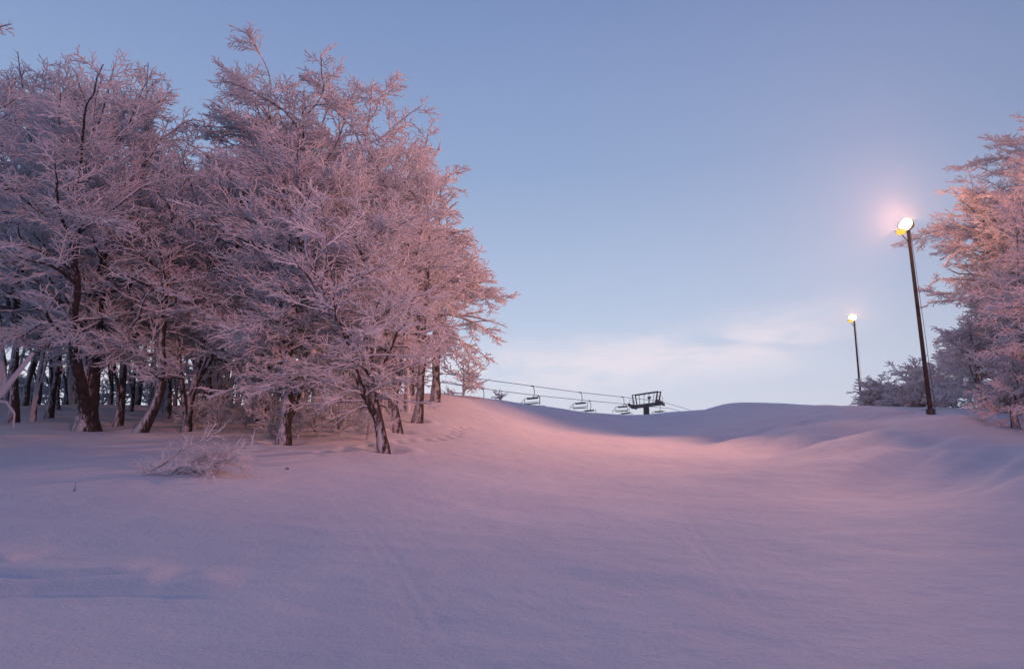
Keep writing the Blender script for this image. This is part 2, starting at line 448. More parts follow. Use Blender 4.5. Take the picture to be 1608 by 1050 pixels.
# ------------------------------------------------------------------ trees
def norm(v): return v / (np.linalg.norm(v, axis=-1, keepdims=True) + 1e-9)
def paths(rng, start, d, L, K, wig, grav=0.0, bend=None):
    N = len(start); P = np.zeros((N, K, 3)); P[:, 0] = start; d = norm(d)
    st = (L / (K - 1))[:, None]
    for k in range(1, K):
        P[:, k] = P[:, k - 1] + d * st
        d = d + rng.normal(size=(N, 3)) * wig
        d[:, 2] += grav if np.isscalar(grav) else grav
        if bend is not None: d = d + bend
        d = norm(d)
    return P
def tubes(P, R, n, rng):
    """tapered tubes round N polylines -> verts, quads"""
    N, K, _ = P.shape
    T = np.zeros_like(P); T[:, 1:-1] = P[:, 2:] - P[:, :-2]; T[:, 0] = P[:, 1] - P[:, 0]; T[:, -1] = P[:, -1] - P[:, -2]; T = norm(T)
    ref = norm(rng.normal(size=(N, 1, 3))) * 0.3 + np.where(np.abs(T[:, :1, 2:3]) > .8, np.array([1., 0, 0]), np.array([0, 0, 1.]))
    A = norm(np.cross(T, np.broadcast_to(ref, T.shape))); B = np.cross(T, A)
    ph = np.arange(n) * 2 * np.pi / n
    V = P[:, :, None, :] + R[:, :, None, None] * (A[:, :, None, :] * np.cos(ph)[None, None, :, None] + B[:, :, None, :] * np.sin(ph)[None, None, :, None])
    idx = np.arange(N * K * n).reshape(N, K, n); nx = np.roll(idx, -1, axis=2)
    F = np.stack([idx[:, :-1], nx[:, :-1], nx[:, 1:], idx[:, 1:]], -1).reshape(-1, 4)
    return V.reshape(-1, 3), F
def pick(P, pi, tt):
    K = P.shape[1]; f = tt * (K - 1); i = np.minimum(f.astype(int), K - 2); fr = (f - i)[:, None]
    a = P[pi, i]; b_ = P[pi, i + 1]
    return a * (1 - fr) + b_ * fr, norm(b_ - a)
def spawn(rng, P, L, spacing, t0, ang, lenf, flat, K, wig, grav=0.0, up=None, lmin=0.0, bias=None):
    n = np.maximum(1, (L * (1 - t0) / spacing).astype(int)); pi = np.repeat(np.arange(len(P)), n)
    off = np.concatenate([[0], np.cumsum(n)[:-1]]); k = np.arange(len(pi)) - np.repeat(off, n)
    tt = t0 + (1 - t0) * (k + rng.uniform(.2, .8, len(pi))) / n[pi]; tt = np.clip(tt, 0, .985)
    s, T = pick(P, pi, tt)
    U = norm(np.array([0, 0, 1.0]) + rng.normal(size=(len(P), 3)) * flat)[pi]
    S = norm(np.cross(T, U)); U2 = np.cross(S, T)
    sg = np.where((k + pi) % 2 == 0, 1.0, -1.0)[:, None]
    a = rng.normal(ang, .18, len(pi))[:, None]
    tilt = rng.normal(0, .30 + flat * .5, len(pi))[:, None]
    d = T * np.cos(a) + (S * sg * np.cos(tilt) + U2 * np.sin(tilt)) * np.sin(a)
    if bias is not None: d = d + bias
    ll = np.maximum(lmin, lenf(tt, L[pi]) * rng.uniform(.55, 1.25, len(pi)))
    return paths(rng, s, d, ll, K, wig, grav), ll, pi, tt

def grow(seed, H, top=(0, 0), r_tr=0.2, stems=1, spread=0.5, cb=0.25, prof=None, nlimb=26, el_lo=0.0, el_hi=1.0, biasdir=(0, 0), dens=1.0,
         curve=None, wind=None, droop=-0.02, twig=1.0, flat=0.25, snowy=False, wob=0.075, fork=.4):
    """returns (trunk V,F) and (crown V,F,mi); origin at the base of the trunk. prof: [(height fraction, crown radius m)]"""
    rng = np.random.default_rng(seed)
    prof = prof or [(0, .5), (.3, 1), (.6, 1), (.85, .6), (1, .15)]
    ph = np.array([p[0] for p in prof]); pr = np.array([p[1] for p in prof])
    K = 14; tk = np.linspace(0, 1, K); ST = []; SR = []
    for s in range(stems):
        az = rng.uniform(0, 6.28) if stems > 1 else 0
        sp = spread * (0.5 + rng.uniform(0, .6)) if stems > 1 else 0
        hh = H * (1 if s == 0 else rng.uniform(.72, .97))
        ex = top[0] * hh / H + sp * math.cos(az); ey = top[1] * hh / H + sp * math.sin(az)
        P = np.zeros((K, 3)); w = np.cumsum(rng.normal(size=(K, 2)) * wob * H / 12, 0); w -= w[0]
        P[:, 2] = tk * hh - (tk < .01) * 0.35
        if s == 0:
            e = tk ** 1.2; P[:, 0] = top[0] * e + w[:, 0]; P[:, 1] = top[1] * e + w[:, 1]
        else:   # a leader that leaves the main stem at a fork
            fk = rng.uniform(.02, fork); e2 = np.clip((tk - fk) / (1 - fk), 0, 1) ** .8
            w = w * sstep(tk, fk, fk + .25)[:, None]
            for a_ in (0, 1): P[:, a_] = np.interp(P[:, 2], ST[0][:, 2], ST[0][:, a_]) + sp * (math.cos(az), math.sin(az))[a_] * e2 + w[:, a_]
        if curve is not None and s == 0:   # bow near the foot: (dx, dy) offsets by height fraction
            P[:, 0] += np.interp(tk, curve[0], curve[1])
        ST.append(P); rr = r_tr * (1.0 if s == 0 else rng.uniform(.55, .85)) * ((1 - tk) ** .8 * .92 + .08)
        rr = rr * (1 + .55 * np.exp(-tk * H / .35)); SR.append(rr)
    ST = np.array(ST); SR = np.array(SR)
    # densify the stems for smooth, knobbly trunks
    K2 = 40; t2 = np.linspace(0, 1, K2); STd = np.stack([np.stack([np.interp(t2, tk, P[:, a]) for a in range(3)], 1) for P in ST])
    for _ in range(3): STd[:, 1:-1] = (STd[:, 2:] + STd[:, :-2] + 2 * STd[:, 1:-1]) / 4
    SRd = np.stack([np.interp(t2, tk, r_) for r_ in SR]) * (1 + rng.normal(size=(stems, K2)) * .05)
    trunk = tubes(STd, SRd, 9, rng)
    # limbs
    n1 = int(nlimb * dens * .85); si = rng.integers(0, stems, n1)
    ht = cb + (0.985 - cb) * ((np.arange(n1) + rng.uniform(0, 1, n1)) / n1) ** .9
    s1, _T = pick(STd, si, ht)
    az = np.arange(n1) * 2.39996 + rng.normal(0, .35, n1)
    hf = (ht - cb) / (1 - cb)
    el = el_lo + (el_hi - el_lo) * hf ** 1.4 + rng.normal(0, .14, n1)
    reach = np.interp(ht + .08 * np.sin(el), ph, pr)
    reach = reach * (1 + biasdir[0] * np.cos(az) + biasdir[1] * np.sin(az)) * rng.uniform(.72, 1.12, n1)
    L1 = np.maximum(.5, reach / np.maximum(.45, np.cos(el)))
    d1 = np.stack([np.cos(az) * np.cos(el), np.sin(az) * np.cos(el), np.sin(el)], 1)
    bend = None if wind is None else np.array([wind[0], wind[1], 0]) * .12
    P1 = paths(rng, s1, d1, L1, 11, .13, droop, bend)
    r0 = np.minimum(np.array([np.interp(h, t2, SRd[a]) for h, a in zip(ht, si)]) * .7, .012 + .016 * L1)
    kk = np.linspace(0, 1, 11); R1 = r0[:, None] * (1 - kk) ** .8 + .014
    wb = None if wind is None else np.array([wind[0], wind[1], 0]) * .35
    P2, L2, pi2, t2_ = spawn(rng, P1, L1, .21, .16, .85, lambda tt, L: np.minimum(1.9, .52 * L) * (1 - .72 * tt) + .12, flat, 7, .13, droop * .6, bias=wb)
    PS, LS, _, _ = spawn(rng, STd, np.full(stems, H), .13, max(.45, cb), .75, lambda tt, L: .95 - .45 * tt, .8, 7, .12, .0, bias=wb)
    P2 = np.concatenate([P2, PS]); L2 = np.concatenate([L2, LS])
    q = P2[:, 3]; keep = (vnoise(q[:, 0] * 1.1 + q[:, 2] * .7, q[:, 1] * 1.1 - q[:, 2] * 1.2, seed) + .5 * vnoise(q[:, 0] * 2.6, q[:, 2] * 2.6 + q[:, 1], seed + 5) + rng.normal(0, .08, len(q))) > -.13
    P2, L2 = P2[keep], L2[keep]
    R2 = (.0075 + .011 * L2)[:, None] * (1 - np.linspace(0, 1, 7)) ** .7 + .010 * twig
    P3, L3, _, _ = spawn(rng, P2, L2, .105, .08, .70, lambda tt, L: np.minimum(.70, .55 * L) * (1 - .60 * tt) + .07, flat + .10, 5, .13, .01)
    R3 = (.0150 * twig) * np.array([1.2, 1.15, 1.05, .85, .4])[None] * np.ones((len(P3), 1))
    P4, L4, _, _ = spawn(rng, P3, L3, .092, .05, .66, lambda tt, L: .48 * L * (1 - .5 * tt) + .07, flat + .20, 3, .15, .01, lmin=.06)
    R4 = (.0130 * twig) * np.array([1.0, 1.05, .35])[None] * rng.uniform(.7, 1.35, (len(P4), 1))
    # rime makes twigs on the limb tips too: limbs' own short spurs
    P5, L5, _, _ = spawn(rng, P1, L1, .12, .15, .8, lambda tt, L: .10 + .22 * tt, .8, 3, .15, .0)
    R5 = (.012 * twig) * np.array([1.1, 1.0, .35])[None] * np.ones((len(P5), 1))
    P6, L6, _, _ = spawn(rng, STd, np.full(stems, H), .09, .25, .9, lambda tt, L: np.full_like(tt, .30), 1.2, 4, .2, .0)
    R6 = (.010 * twig) * np.array([1.1, 1.0, .9, .35])[None] * np.ones((len(P6), 1))
    Vs, Fs, mi = [], [], []; b_ = 0
    for P, R, n, mm in ((P1, R1, 6, 0), (P2, R2, 4, 1), (P3, R3, 3, 1), (P4, R4, 3, 1), (P5, R5, 3, 1), (P6, R6, 3, 1)):
        v, f = tubes(P, R, n, rng); Vs.append(v); Fs.append(f + b_); b_ += len(v); mi.append(np.full(len(f), mm))
    return trunk, (np.concatenate(Vs), np.concatenate(Fs), np.concatenate(mi))

TRI = 0
def make_tree(px, Y, top_px, top_py, label, cat='tree', group=None, seed=1, rpx=100, prof=None, name='frosted_tree', trunkmat='bark', dz=0.0, **kw):
    global TRI
    b_ = ground_at(px, Y)
    tp = at(top_px, top_py, Y)
    H = tp[2] - b_[2]; sc = Y / FPX
    pf = [(h, r * rpx * sc) for h, r in (prof or [(0, .6), (.15, .85), (.4, 1), (.65, .95), (.85, .6), (1, .2)])]
    kw.setdefault('twig', max(1.0, Y / 26.0))
    (tv, tf), (cv, cf, mi) = grow(seed, H, (tp[0] - b_[0], 0), prof=pf, **kw)
    zs = H / np.percentile(cv[:, 2], 99.97)      # settle the twig tips at the wanted height
    cv[:, 2] *= zs; tv[:, 2] *= zs
    root = empty(name, b_, label, cat, group)
    link('trunk', mesh_np('trunk_mesh', tv, [tf], [M[trunkmat]]), root)
    link('crown', mesh_np('crown_mesh', cv, [cf], [M['limb'], M['rime']], mi), root)
    TRI += 2 * len(cf)
    return root
def copy_tree(src, px, Y, label, group, scale, rz, name=None, cat='tree'):
    b_ = ground_at(px, Y)
    r = src.copy(); COL.objects.link(r)
    r.location = b_.tolist(); r.rotation_euler = (0, 0, rz); r.scale = (scale, scale, scale)
    r['label'] = label; r['category'] = cat
    if group: r['group'] = group
    elif 'group' in r: del r['group']
    for ch in src.children:
        c2 = ch.copy(); COL.objects.link(c2); c2.parent = r
    return r

GF = 'frosted trees of the grove on the left'
full = [(0, .55), (.15, .8), (.4, 1), (.65, .95), (.85, .62), (1, .2)]
dome = [(0, .7), (.25, 1), (.55, 1), (.8, .8), (1, .3)]
vase = [(0, .2), (.3, .5), (.6, .9), (.85, 1), (1, .5)]
T = {}
T['A'] = make_tree(137, 24.5, 168, 122, 'frosted tree with the thickest dark trunk of the grove, forked close to the snow', group=GF, seed=11, rpx=165, r_tr=0.33, stems=4, spread=3.8, cb=0.26, nlimb=112, prof=[(0, .3), (.18, .7), (.4, 1), (.65, 1), (.85, .85), (1, .5)], el_lo=0.25, el_hi=1.2)
T['B'] = make_tree(184, 26.0, 238, 105, 'slim frosted tree standing just right of the thickest trunk', group=GF, seed=12, rpx=100, r_tr=0.13, stems=3, spread=1.6, cb=.35, nlimb=44, prof=full, el_lo=0.25, el_hi=1.2)
T['C'] = make_tree(207, 23.8, 262, 250, 'frosted tree whose lower trunk bows out over the snow like a hook', group=GF, seed=13, rpx=105, r_tr=.16, cb=0.36, nlimb=44, curve=([0, .06, .14, .3, 1], [0, .45, .62, .35, 0]), el_lo=0.1)
T['D'] = make_tree(292, 25.0, 330, 330, 'low frosted tree with several thin dark stems from one foot, above the snowy bush', group=GF, seed=14, rpx=120, r_tr=.13, stems=4, spread=1.6, cb=0.33, nlimb=70, prof=dome, el_lo=.15)
T['E'] = make_tree(445, 22.3, 470, 185, 'frosted tree with a straight dark trunk whose foot shows a round snow free scar', group=GF, seed=15, rpx=150, r_tr=.19, stems=4, spread=2.4, cb=0.19, nlimb=110, prof=[(0, .3), (.18, .7), (.4, 1), (.65, 1), (.85, .85), (1, .5)], el_lo=.18, el_hi=1.15)
T['F'] = make_tree(607, 21.9, 560, 300, 'frosted tree with a dark trunk leaning left out of the snow', group=GF, seed=16, rpx=125, r_tr=.16, cb=0.22, nlimb=84, prof=[(0, .3), (.18, .7), (.4, 1), (.65, 1), (.85, .85), (1, .5)], el_lo=.15, stems=3, spread=2.4, el_hi=1.1, curve=([0, .05, .2, 1], [0, -.18, -.30, 0]))
T['G'] = make_tree(628, 27.0, 606, 185, 'frosted tree with a short dark foot, second from the right edge of the grove', group=GF, seed=17, rpx=100, r_tr=0.145, cb=0.3, nlimb=84, prof=[(0, .3), (.18, .7), (.4, 1), (.65, 1), (.85, .85), (1, .5)], stems=4, spread=2.4, el_lo=0.1, el_hi=1.25)
T['H'] = make_tree(653, 30.0, 655, 180, 'frosted tree with orange lit upper crown and a slim dark foot nearest the open piste', group=GF, seed=18, rpx=60, r_tr=.17, cb=0.32, nlimb=76, prof=[(0, .3), (.18, .7), (.4, 1), (.65, 1), (.85, .85), (1, .5)], stems=3, spread=1.6, el_lo=0.1, el_hi=1.2)
T['I'] = make_tree(405, 30.0, 435, 92, 'tallest frosted tree of the grove, bluish, with dark limbs fanned out at the top', group=GF, seed=19, rpx=150, r_tr=.26, stems=4, spread=2.8, cb=.35, nlimb=78, prof=[(0, .4), (.4, .9), (.7, 1), (.85, 1), (1, .6)], el_hi=0.75, wind=(-.5, 0), flat=0.1, el_lo=.1)
T['J'] = make_tree(683, 38.0, 705, 278, 'bluish frosted tree behind the grove with long branches hanging out right over the ridge', group=GF, seed=20, rpx=118, r_tr=.22, cb=0.3, nlimb=72, prof=[(0, .45), (.2, .75), (.5, 1.05), (.72, .72), (1, .12)], el_lo=-.15, droop=-.05, biasdir=(.12, 0), wind=(.3, 0), flat=.15, stems=2, spread=1.5)
T['K'] = make_tree(22, 27.5, 58, 100, 'tall frosted tree with upright top twigs near the left edge', group=GF, seed=21, rpx=115, r_tr=0.16, stems=3, spread=2.8, cb=.33, nlimb=70, prof=[(0, .3), (.18, .7), (.4, 1), (.65, 1), (.85, .85), (1, .5)], el_hi=1.3)
T['M'] = make_tree(76, 30.0, 115, 115, 'frosted tree with a narrow leaning trunk left of the thickest one', group=GF, seed=22, rpx=105, r_tr=0.13, stems=3, spread=1.8, cb=.38, nlimb=60, prof=vase, el_hi=1.3)
T['N'] = make_tree(330, 33.0, 285, 195, 'frosted tree behind the thin stemmed one, its top just left of the tallest tree', group=GF, seed=23, rpx=105, r_tr=0.14, stems=3, spread=2.0, cb=.32, nlimb=64, prof=[(0, .3), (.18, .7), (.4, 1), (.65, 1), (.85, .85), (1, .5)], el_hi=1.25)
T['P'] = make_tree(505, 31.5, 545, 135, 'frosted tree with spread top branches just right of the tallest tree', group=GF, seed=24, rpx=115, r_tr=0.16, stems=4, spread=3.4, cb=.28, nlimb=76, prof=[(0, .3), (.18, .7), (.4, 1), (.65, 1), (.85, .85), (1, .5)], el_hi=1.0, el_lo=.25)
T['L'] = make_tree(-112, 19.0, -120, -70, 'frosted tree mostly out of view whose twig tips reach in at the top left', seed=25, group=GF, rpx=150, r_tr=.22, cb=.30, nlimb=44, prof=full)
T['S'] = make_tree(402, 30.5, 396, 330, 'slender pinkish trunk in the cluster left of the straight trunk', group=GF, seed=26, rpx=70, r_tr=0.1, stems=2, spread=.6, cb=0.42, nlimb=34, prof=full, el_lo=.1, wob=0.09, trunkmat='limb')
T['U'] = make_tree(558, 28.0, 548, 420, 'slender curved trunk rising between the straight trunk and the leaning one', group=GF, seed=27, rpx=60, r_tr=0.09, cb=.45, nlimb=26, prof=full, el_lo=.15, wob=.10, trunkmat='limb', curve=([0, .1, .25, 1], [0, .3, .35, 0]))
print('TRIS', TRI)

def fill(rows, protos, group, rnd, labels, name='frosted_tree'):
    for i, (px, Y, hpx) in enumerate(rows):
        src = T[protos[i % len(protos)]]
        Hs = max(v.co.z for v in src.children[0].data.vertices)
        sc = hpx * Y / FPX / Hs
        copy_tree(src, px, Y, labels[i] if isinstance(labels, list) else labels, group, sc, rnd.uniform(0, 6.28))
rnd = random.Random(5)
GB = 'trees deep inside the grove'
T['V'] = make_tree(262, 31.0, 270, 240, 'slim two stemmed frosted tree standing back between the hook shaped and the many stemmed tree', group=GF, seed=28, rpx=95, r_tr=.115, stems=3, spread=1.8, cb=.36, nlimb=50, prof=full, el_lo=.15, el_hi=1.15, wob=.11)
back = [(-160, 30, 520), (10, 37, 330), (58, 39, 300), (92, 34, 330), (120, 38, 320), (172, 38, 300), (205, 34, 310), (236, 40, 300), (275, 37, 300), (-50, 31, 400), (-60, 34, 480), (-20, 40, 430), (40, 36, 470), (100, 42, 400), (150, 35, 460), (215, 39, 420), (260, 33, 430), (300, 43, 360),
        (350, 37, 430), (395, 36, 400), (430, 42, 360), (470, 36, 420), (500, 41, 340), (540, 35, 430), (580, 38, 390), (615, 34, 370), (645, 40, 330),
        (-120, 45, 420), (70, 48, 380), (190, 47, 360), (330, 49, 330), (450, 50, 300), (560, 47, 300), (-230, 38, 500), (-300, 30, 560)]
fill(back, ['V', 'S', 'V', 'N', 'U', 'V', 'B', 'S', 'M', 'V'], GB, rnd, 'frosted tree crowded deep in the grove behind the front trunks')
GS = 'slender trees along the edge of the grove'
fill([(372, 31, 330), (387, 32, 300), (416, 31.5, 350), (478, 28, 330), (505, 27.5, 380), (522, 26, 300), (541, 29, 360), (575, 30, 380), (598, 31, 330),
      (318, 28, 300), (340, 30, 340), (250, 34, 330), (52, 28, 360), (-30, 26, 420), (455, 33, 330), (360, 29, 280), (430, 29, 300), (492, 31, 300), (588, 28, 330), (640, 33, 330), (300, 31, 300)], ['S', 'U'], GS, rnd, 'slender frosted tree in the thicket between the thicker trunks')
# right-hand side
GR = 'frosted trees on the right beside the lamps'
T['R1'] = make_tree(1606, 41.0, 1635, 200, 'big frosted tree beside the taller lamp, its branches reaching left and lit orange on top', group=GR, seed=36, rpx=148, r_tr=.30, stems=4, spread=3.0, cb=0.04, nlimb=190, prof=[(0, .6), (.12, .8), (.35, .95), (.6, 1), (.85, .9), (1, .5)], el_lo=-.05, droop=-.035, wind=(-.12, 0), flat=.14, twig=1.35)
T['R2'] = make_tree(1730, 27.0, 1740, 110, 'frosted tree cut by the right edge of the view behind the taller lamp', group=GR, seed=32, rpx=160, r_tr=.28, stems=3, spread=2.5, cb=.08, nlimb=90, prof=full)
T['R3'] = make_tree(1500, 48.0, 1510, 520, 'low purple grey frosted tree right behind the foot of the taller lamp', group=GR, seed=33, rpx=50, r_tr=.16, stems=2, cb=.06, nlimb=46, prof=dome)
T['R4'] = make_tree(1422, 60.0, 1422, 572, 'round pinkish frosted tree between the two lamp posts', group=GR, seed=34, rpx=60, r_tr=.12, stems=3, spread=1, cb=.06, nlimb=46, prof=dome)
copy_tree(T['R4'], 1372, 66, 'smallest frosted tree of the right side, at the foot of the farther lamp', GR, .62, 1.0)
copy_tree(T['R4'], 1392, 58, 'round frosted tree just right of the farther lamp post', GR, .8, 3.0)
copy_tree(T['R4'], 1450, 53, 'pinkish frosted tree between the round one and the foot of the taller lamp', GR, 1.0, 5.0)
copy_tree(T['R3'], 1462, 55, 'frosted tree seen just left of the taller lamp post above the ridge', GR, .85, 2.0)
copy_tree(T['R3'], 1545, 40, 'frosted tree filling the gap between the taller lamp post and the big right tree', GR, 1.0, 4.0)
copy_tree(T['R3'], 1596, 31.5, 'low frosted tree with drooping twigs in front of the big right tree', GR, .85, .7)
copy_tree(T['G'], 1640, 38, 'frosted tree behind the big one at the right edge', GR, 1.0, 1.4)

# shrubs
def shrub(px, Y, hpx, rpx, label, seed, name='frosted_bush', **kw):
    b_ = ground_at(px, Y); H = hpx * Y / FPX; sc = Y / FPX
    kw.setdefault('nlimb', 26); kw.setdefault('cb', .04); kw.setdefault('twig', max(.8, Y / 26))
    (tv, tf), (cv, cf, mi) = grow(seed, H, (0, 0), r_tr=.05, stems=4, spread=rpx * sc * .5, prof=[(0, rpx * sc), (.5, rpx * sc), (1, rpx * sc * .4)], **kw)
    root = empty(name, b_, label, 'bush')
    link('trunk', mesh_np('trunk_mesh', tv, [tf], [M['limb']]), root)
    link('crown', mesh_np('crown_mesh', cv, [cf], [M['limb'], M['rime']], mi), root)
    return root
shrub(728, 44, 62, 44, 'bluish frosted bush on the ridge at the right end of the grove', 41, el_lo=.1)
shrub(786, 50, 5, 6, 'tiny snowy bush poking up over the ridge left of the chairlift', 42, nlimb=22, twig=1.3)

US = [(-90, 43, 1.2), (-15, 46, 1.1), (28, 46, 1.0), (75, 45, 1.1), (130, 47, 1.0), (188, 46, 1.1), (240, 45, 1.1), (285, 44, 1.1), (330, 45, 1.1), (-40, 40, .9), (5, 41, .8), (48, 42, .7), (105, 43, .75), (160, 44, .7), (215, 42, .75), (265, 41, .85), (305, 39, .9), (350, 40, 1.0), (392, 41, .8), (436, 40, 1.3), (480, 41, 1.4), (524, 41, 1.4), (566, 42, 1.4), (610, 43, 1.4), (650, 44, 1.3), (330, 34, .8), (420, 33, .8), (545, 34, .8), (575, 33, .7)]
SB = None
for i, (px, Y, sc) in enumerate(US):
    if SB is None:
        SB = shrub(px, Y, 60, 48, 'frosted bush of the undergrowth on the ridge behind the grove trunks', 45, el_lo=.2, nlimb=15); SB['group'] = 'undergrowth bushes behind the grove'
    else:
        r = copy_tree(SB, px, Y, 'frosted bush of the undergrowth on the ridge behind the grove trunks', 'undergrowth bushes behind the grove', sc, i * 1.7, cat='bush')
for i, (px, Y, sc) in enumerate([(424, 23.4, .42), (468, 23.2, .5), (498, 24.2, .55), (532, 24.6, .5), (576, 23.8, .4), (306, 25.6, .5), (345, 25.2, .42), (515, 27, .6), (385, 26.5, .5)]):
    copy_tree(SB, px, Y, 'knee high frosted sapling in the snow among the front trunks of the grove', 'low frosted saplings at the front of the grove', sc, i * 2.1, cat='sapling').name = 'frosted_sapling'
# fallen frosted branch in the foreground
def fallen():
    rng = np.random.default_rng(77); b_ = ground_at(280, 16.4)
    root = empty('frosted_bush', b_, 'low sprawling frosted bush on open snow in front of the grove', 'bush')
    n = 27; az = rng.uniform(-.6, 3.9, n); az[:11] = rng.uniform(-.5, .7, 11); az[12:16] = rng.uniform(2.6, 3.6, 4)
    el = rng.uniform(.0, .6, n); el[:11] = rng.uniform(.2, .6, 11); L = rng.uniform(.40, .95, n); L[:11] = rng.uniform(1.1, 1.8, 11)
    d = np.stack([np.cos(az) * np.cos(el), np.sin(az) * .5 * np.cos(el), np.sin(el)], 1)
    s = np.stack([rng.uniform(-.5, .2, n), rng.uniform(-.6, .5, n), np.full(n, -.05)], 1)
    P1 = paths(rng, s, d, L, 9, .17, -.05); R1 = .016 * (1 - np.linspace(0, 1, 9)[None]) ** .7 * np.ones((n, 1)) + .008
    P2, L2, _, _ = spawn(rng, P1, L, .085, .12, .75, lambda tt, l: .42 * l * (1 - .6 * tt) + .05, .4, 5, .18, -.02)
    R2 = .006 * (1 - np.linspace(0, 1, 5)[None]) ** .6 * np.ones((len(P2), 1)) + .005
    P3, L3, _, _ = spawn(rng, P2, L2, .032, .1, .7, lambda tt, l: .35 * l * (1 - .4 * tt) + .03, .6, 3, .15, 0)
    R3 = .0055 * np.array([1, 1, .4])[None] * np.ones((len(P3), 1))
    vs_, fs_, mi = [], [], []; o = 0
    for P, R, k, mm in ((P2, R2, 4, 1), (P3, R3, 3, 1)):
        v, f = tubes(P, R, k, rng); vs_.append(v); fs_.append(f + o); o += len(v); mi.append(np.full(len(f), mm))
    v, f = tubes(P1, R1, 6, rng)
    link('stem', mesh_np('stem_mesh', v, [f], [M['limb']]), root)
    link('crown', mesh_np('crown_mesh', np.concatenate(vs_), [np.concatenate(fs_)], [M['limb'], M['rime']], np.concatenate(mi)), root)
fallen()
# snow covered log leaning in at the left edge
def log():
    p0 = ground_at(-95, 20.5); p1 = at(52, 553, 20.5)
    root = empty('leaning_trunk', p0, 'bare snow plastered dead trunk slanting up from the left edge', 'dead tree')
    rng = np.random.default_rng(3)
    a = np.zeros(3); e = p1 - p0; pts = np.array([a + e * k + np.array([0, 0, -.35 * math.sin(k * 3.1)]) for k in np.linspace(-.05, 1, 14)])
    v, f = tubes(pts[None], np.linspace(.16, .055, 14)[None] * (1 + .08 * rng.normal(size=(1, 14))), 9, rng)
    link('trunk', mesh_np('log', v, [f], [M['bark_snowy']]), root)
    q = np.array([pts[9], pts[9] + (.05, 0, .35), pts[9] + (-.02, 0, .55)]); v, f = tubes(q[None], np.array([[.05, .035, .02]]), 6, rng)
    link('branch', mesh_np('log_branch', v, [f], [M['bark_snowy']]), root)
    q = np.array([pts[8], pts[8] + (.35, 0, -.05), pts[8] + (.6, 0, -.35), pts[8] + (.62, 0, -.75)]); v, f = tubes(q[None], np.array([[.05, .04, .03, .02]]), 6, rng)
    link('branch', mesh_np('log_branch', v, [f], [M['bark_snowy']]), root)
log()
# stray twig and small dark clod on the snow
b_ = ground_at(116, 13.6); mb = MB(); mb.tube([(0, 0, -.03), (.01, 0, .08), (.015, 0, .17)], [.008, .006, .003], 5)
mb.tube([(0, 0, .02), (-.03, .0, .05)], [.005, .003], 5); mb.tube([(.005, 0, .03), (.03, 0, .07)], [.005, .003], 5)
o = mb.build('twig', M['bark']); o.location = b_.tolist(); tag(o, 'single thin dark twig sticking out of the open snow', 'twig')
b_ = ground_at(450, 18.2); mb = MB()
mb.tube([(-.03, 0, -.01), (-.02, 0, .0), (0, 0, .03), (.03, .01, .02), (.05, .01, -.01)], [.01, .03, .035, .025, .008], 7)
o = mb.build('clod', M['bark']); o.location = b_.tolist(); tag(o, 'small dark clod lying on the snow below the straight trunk', 'clod')

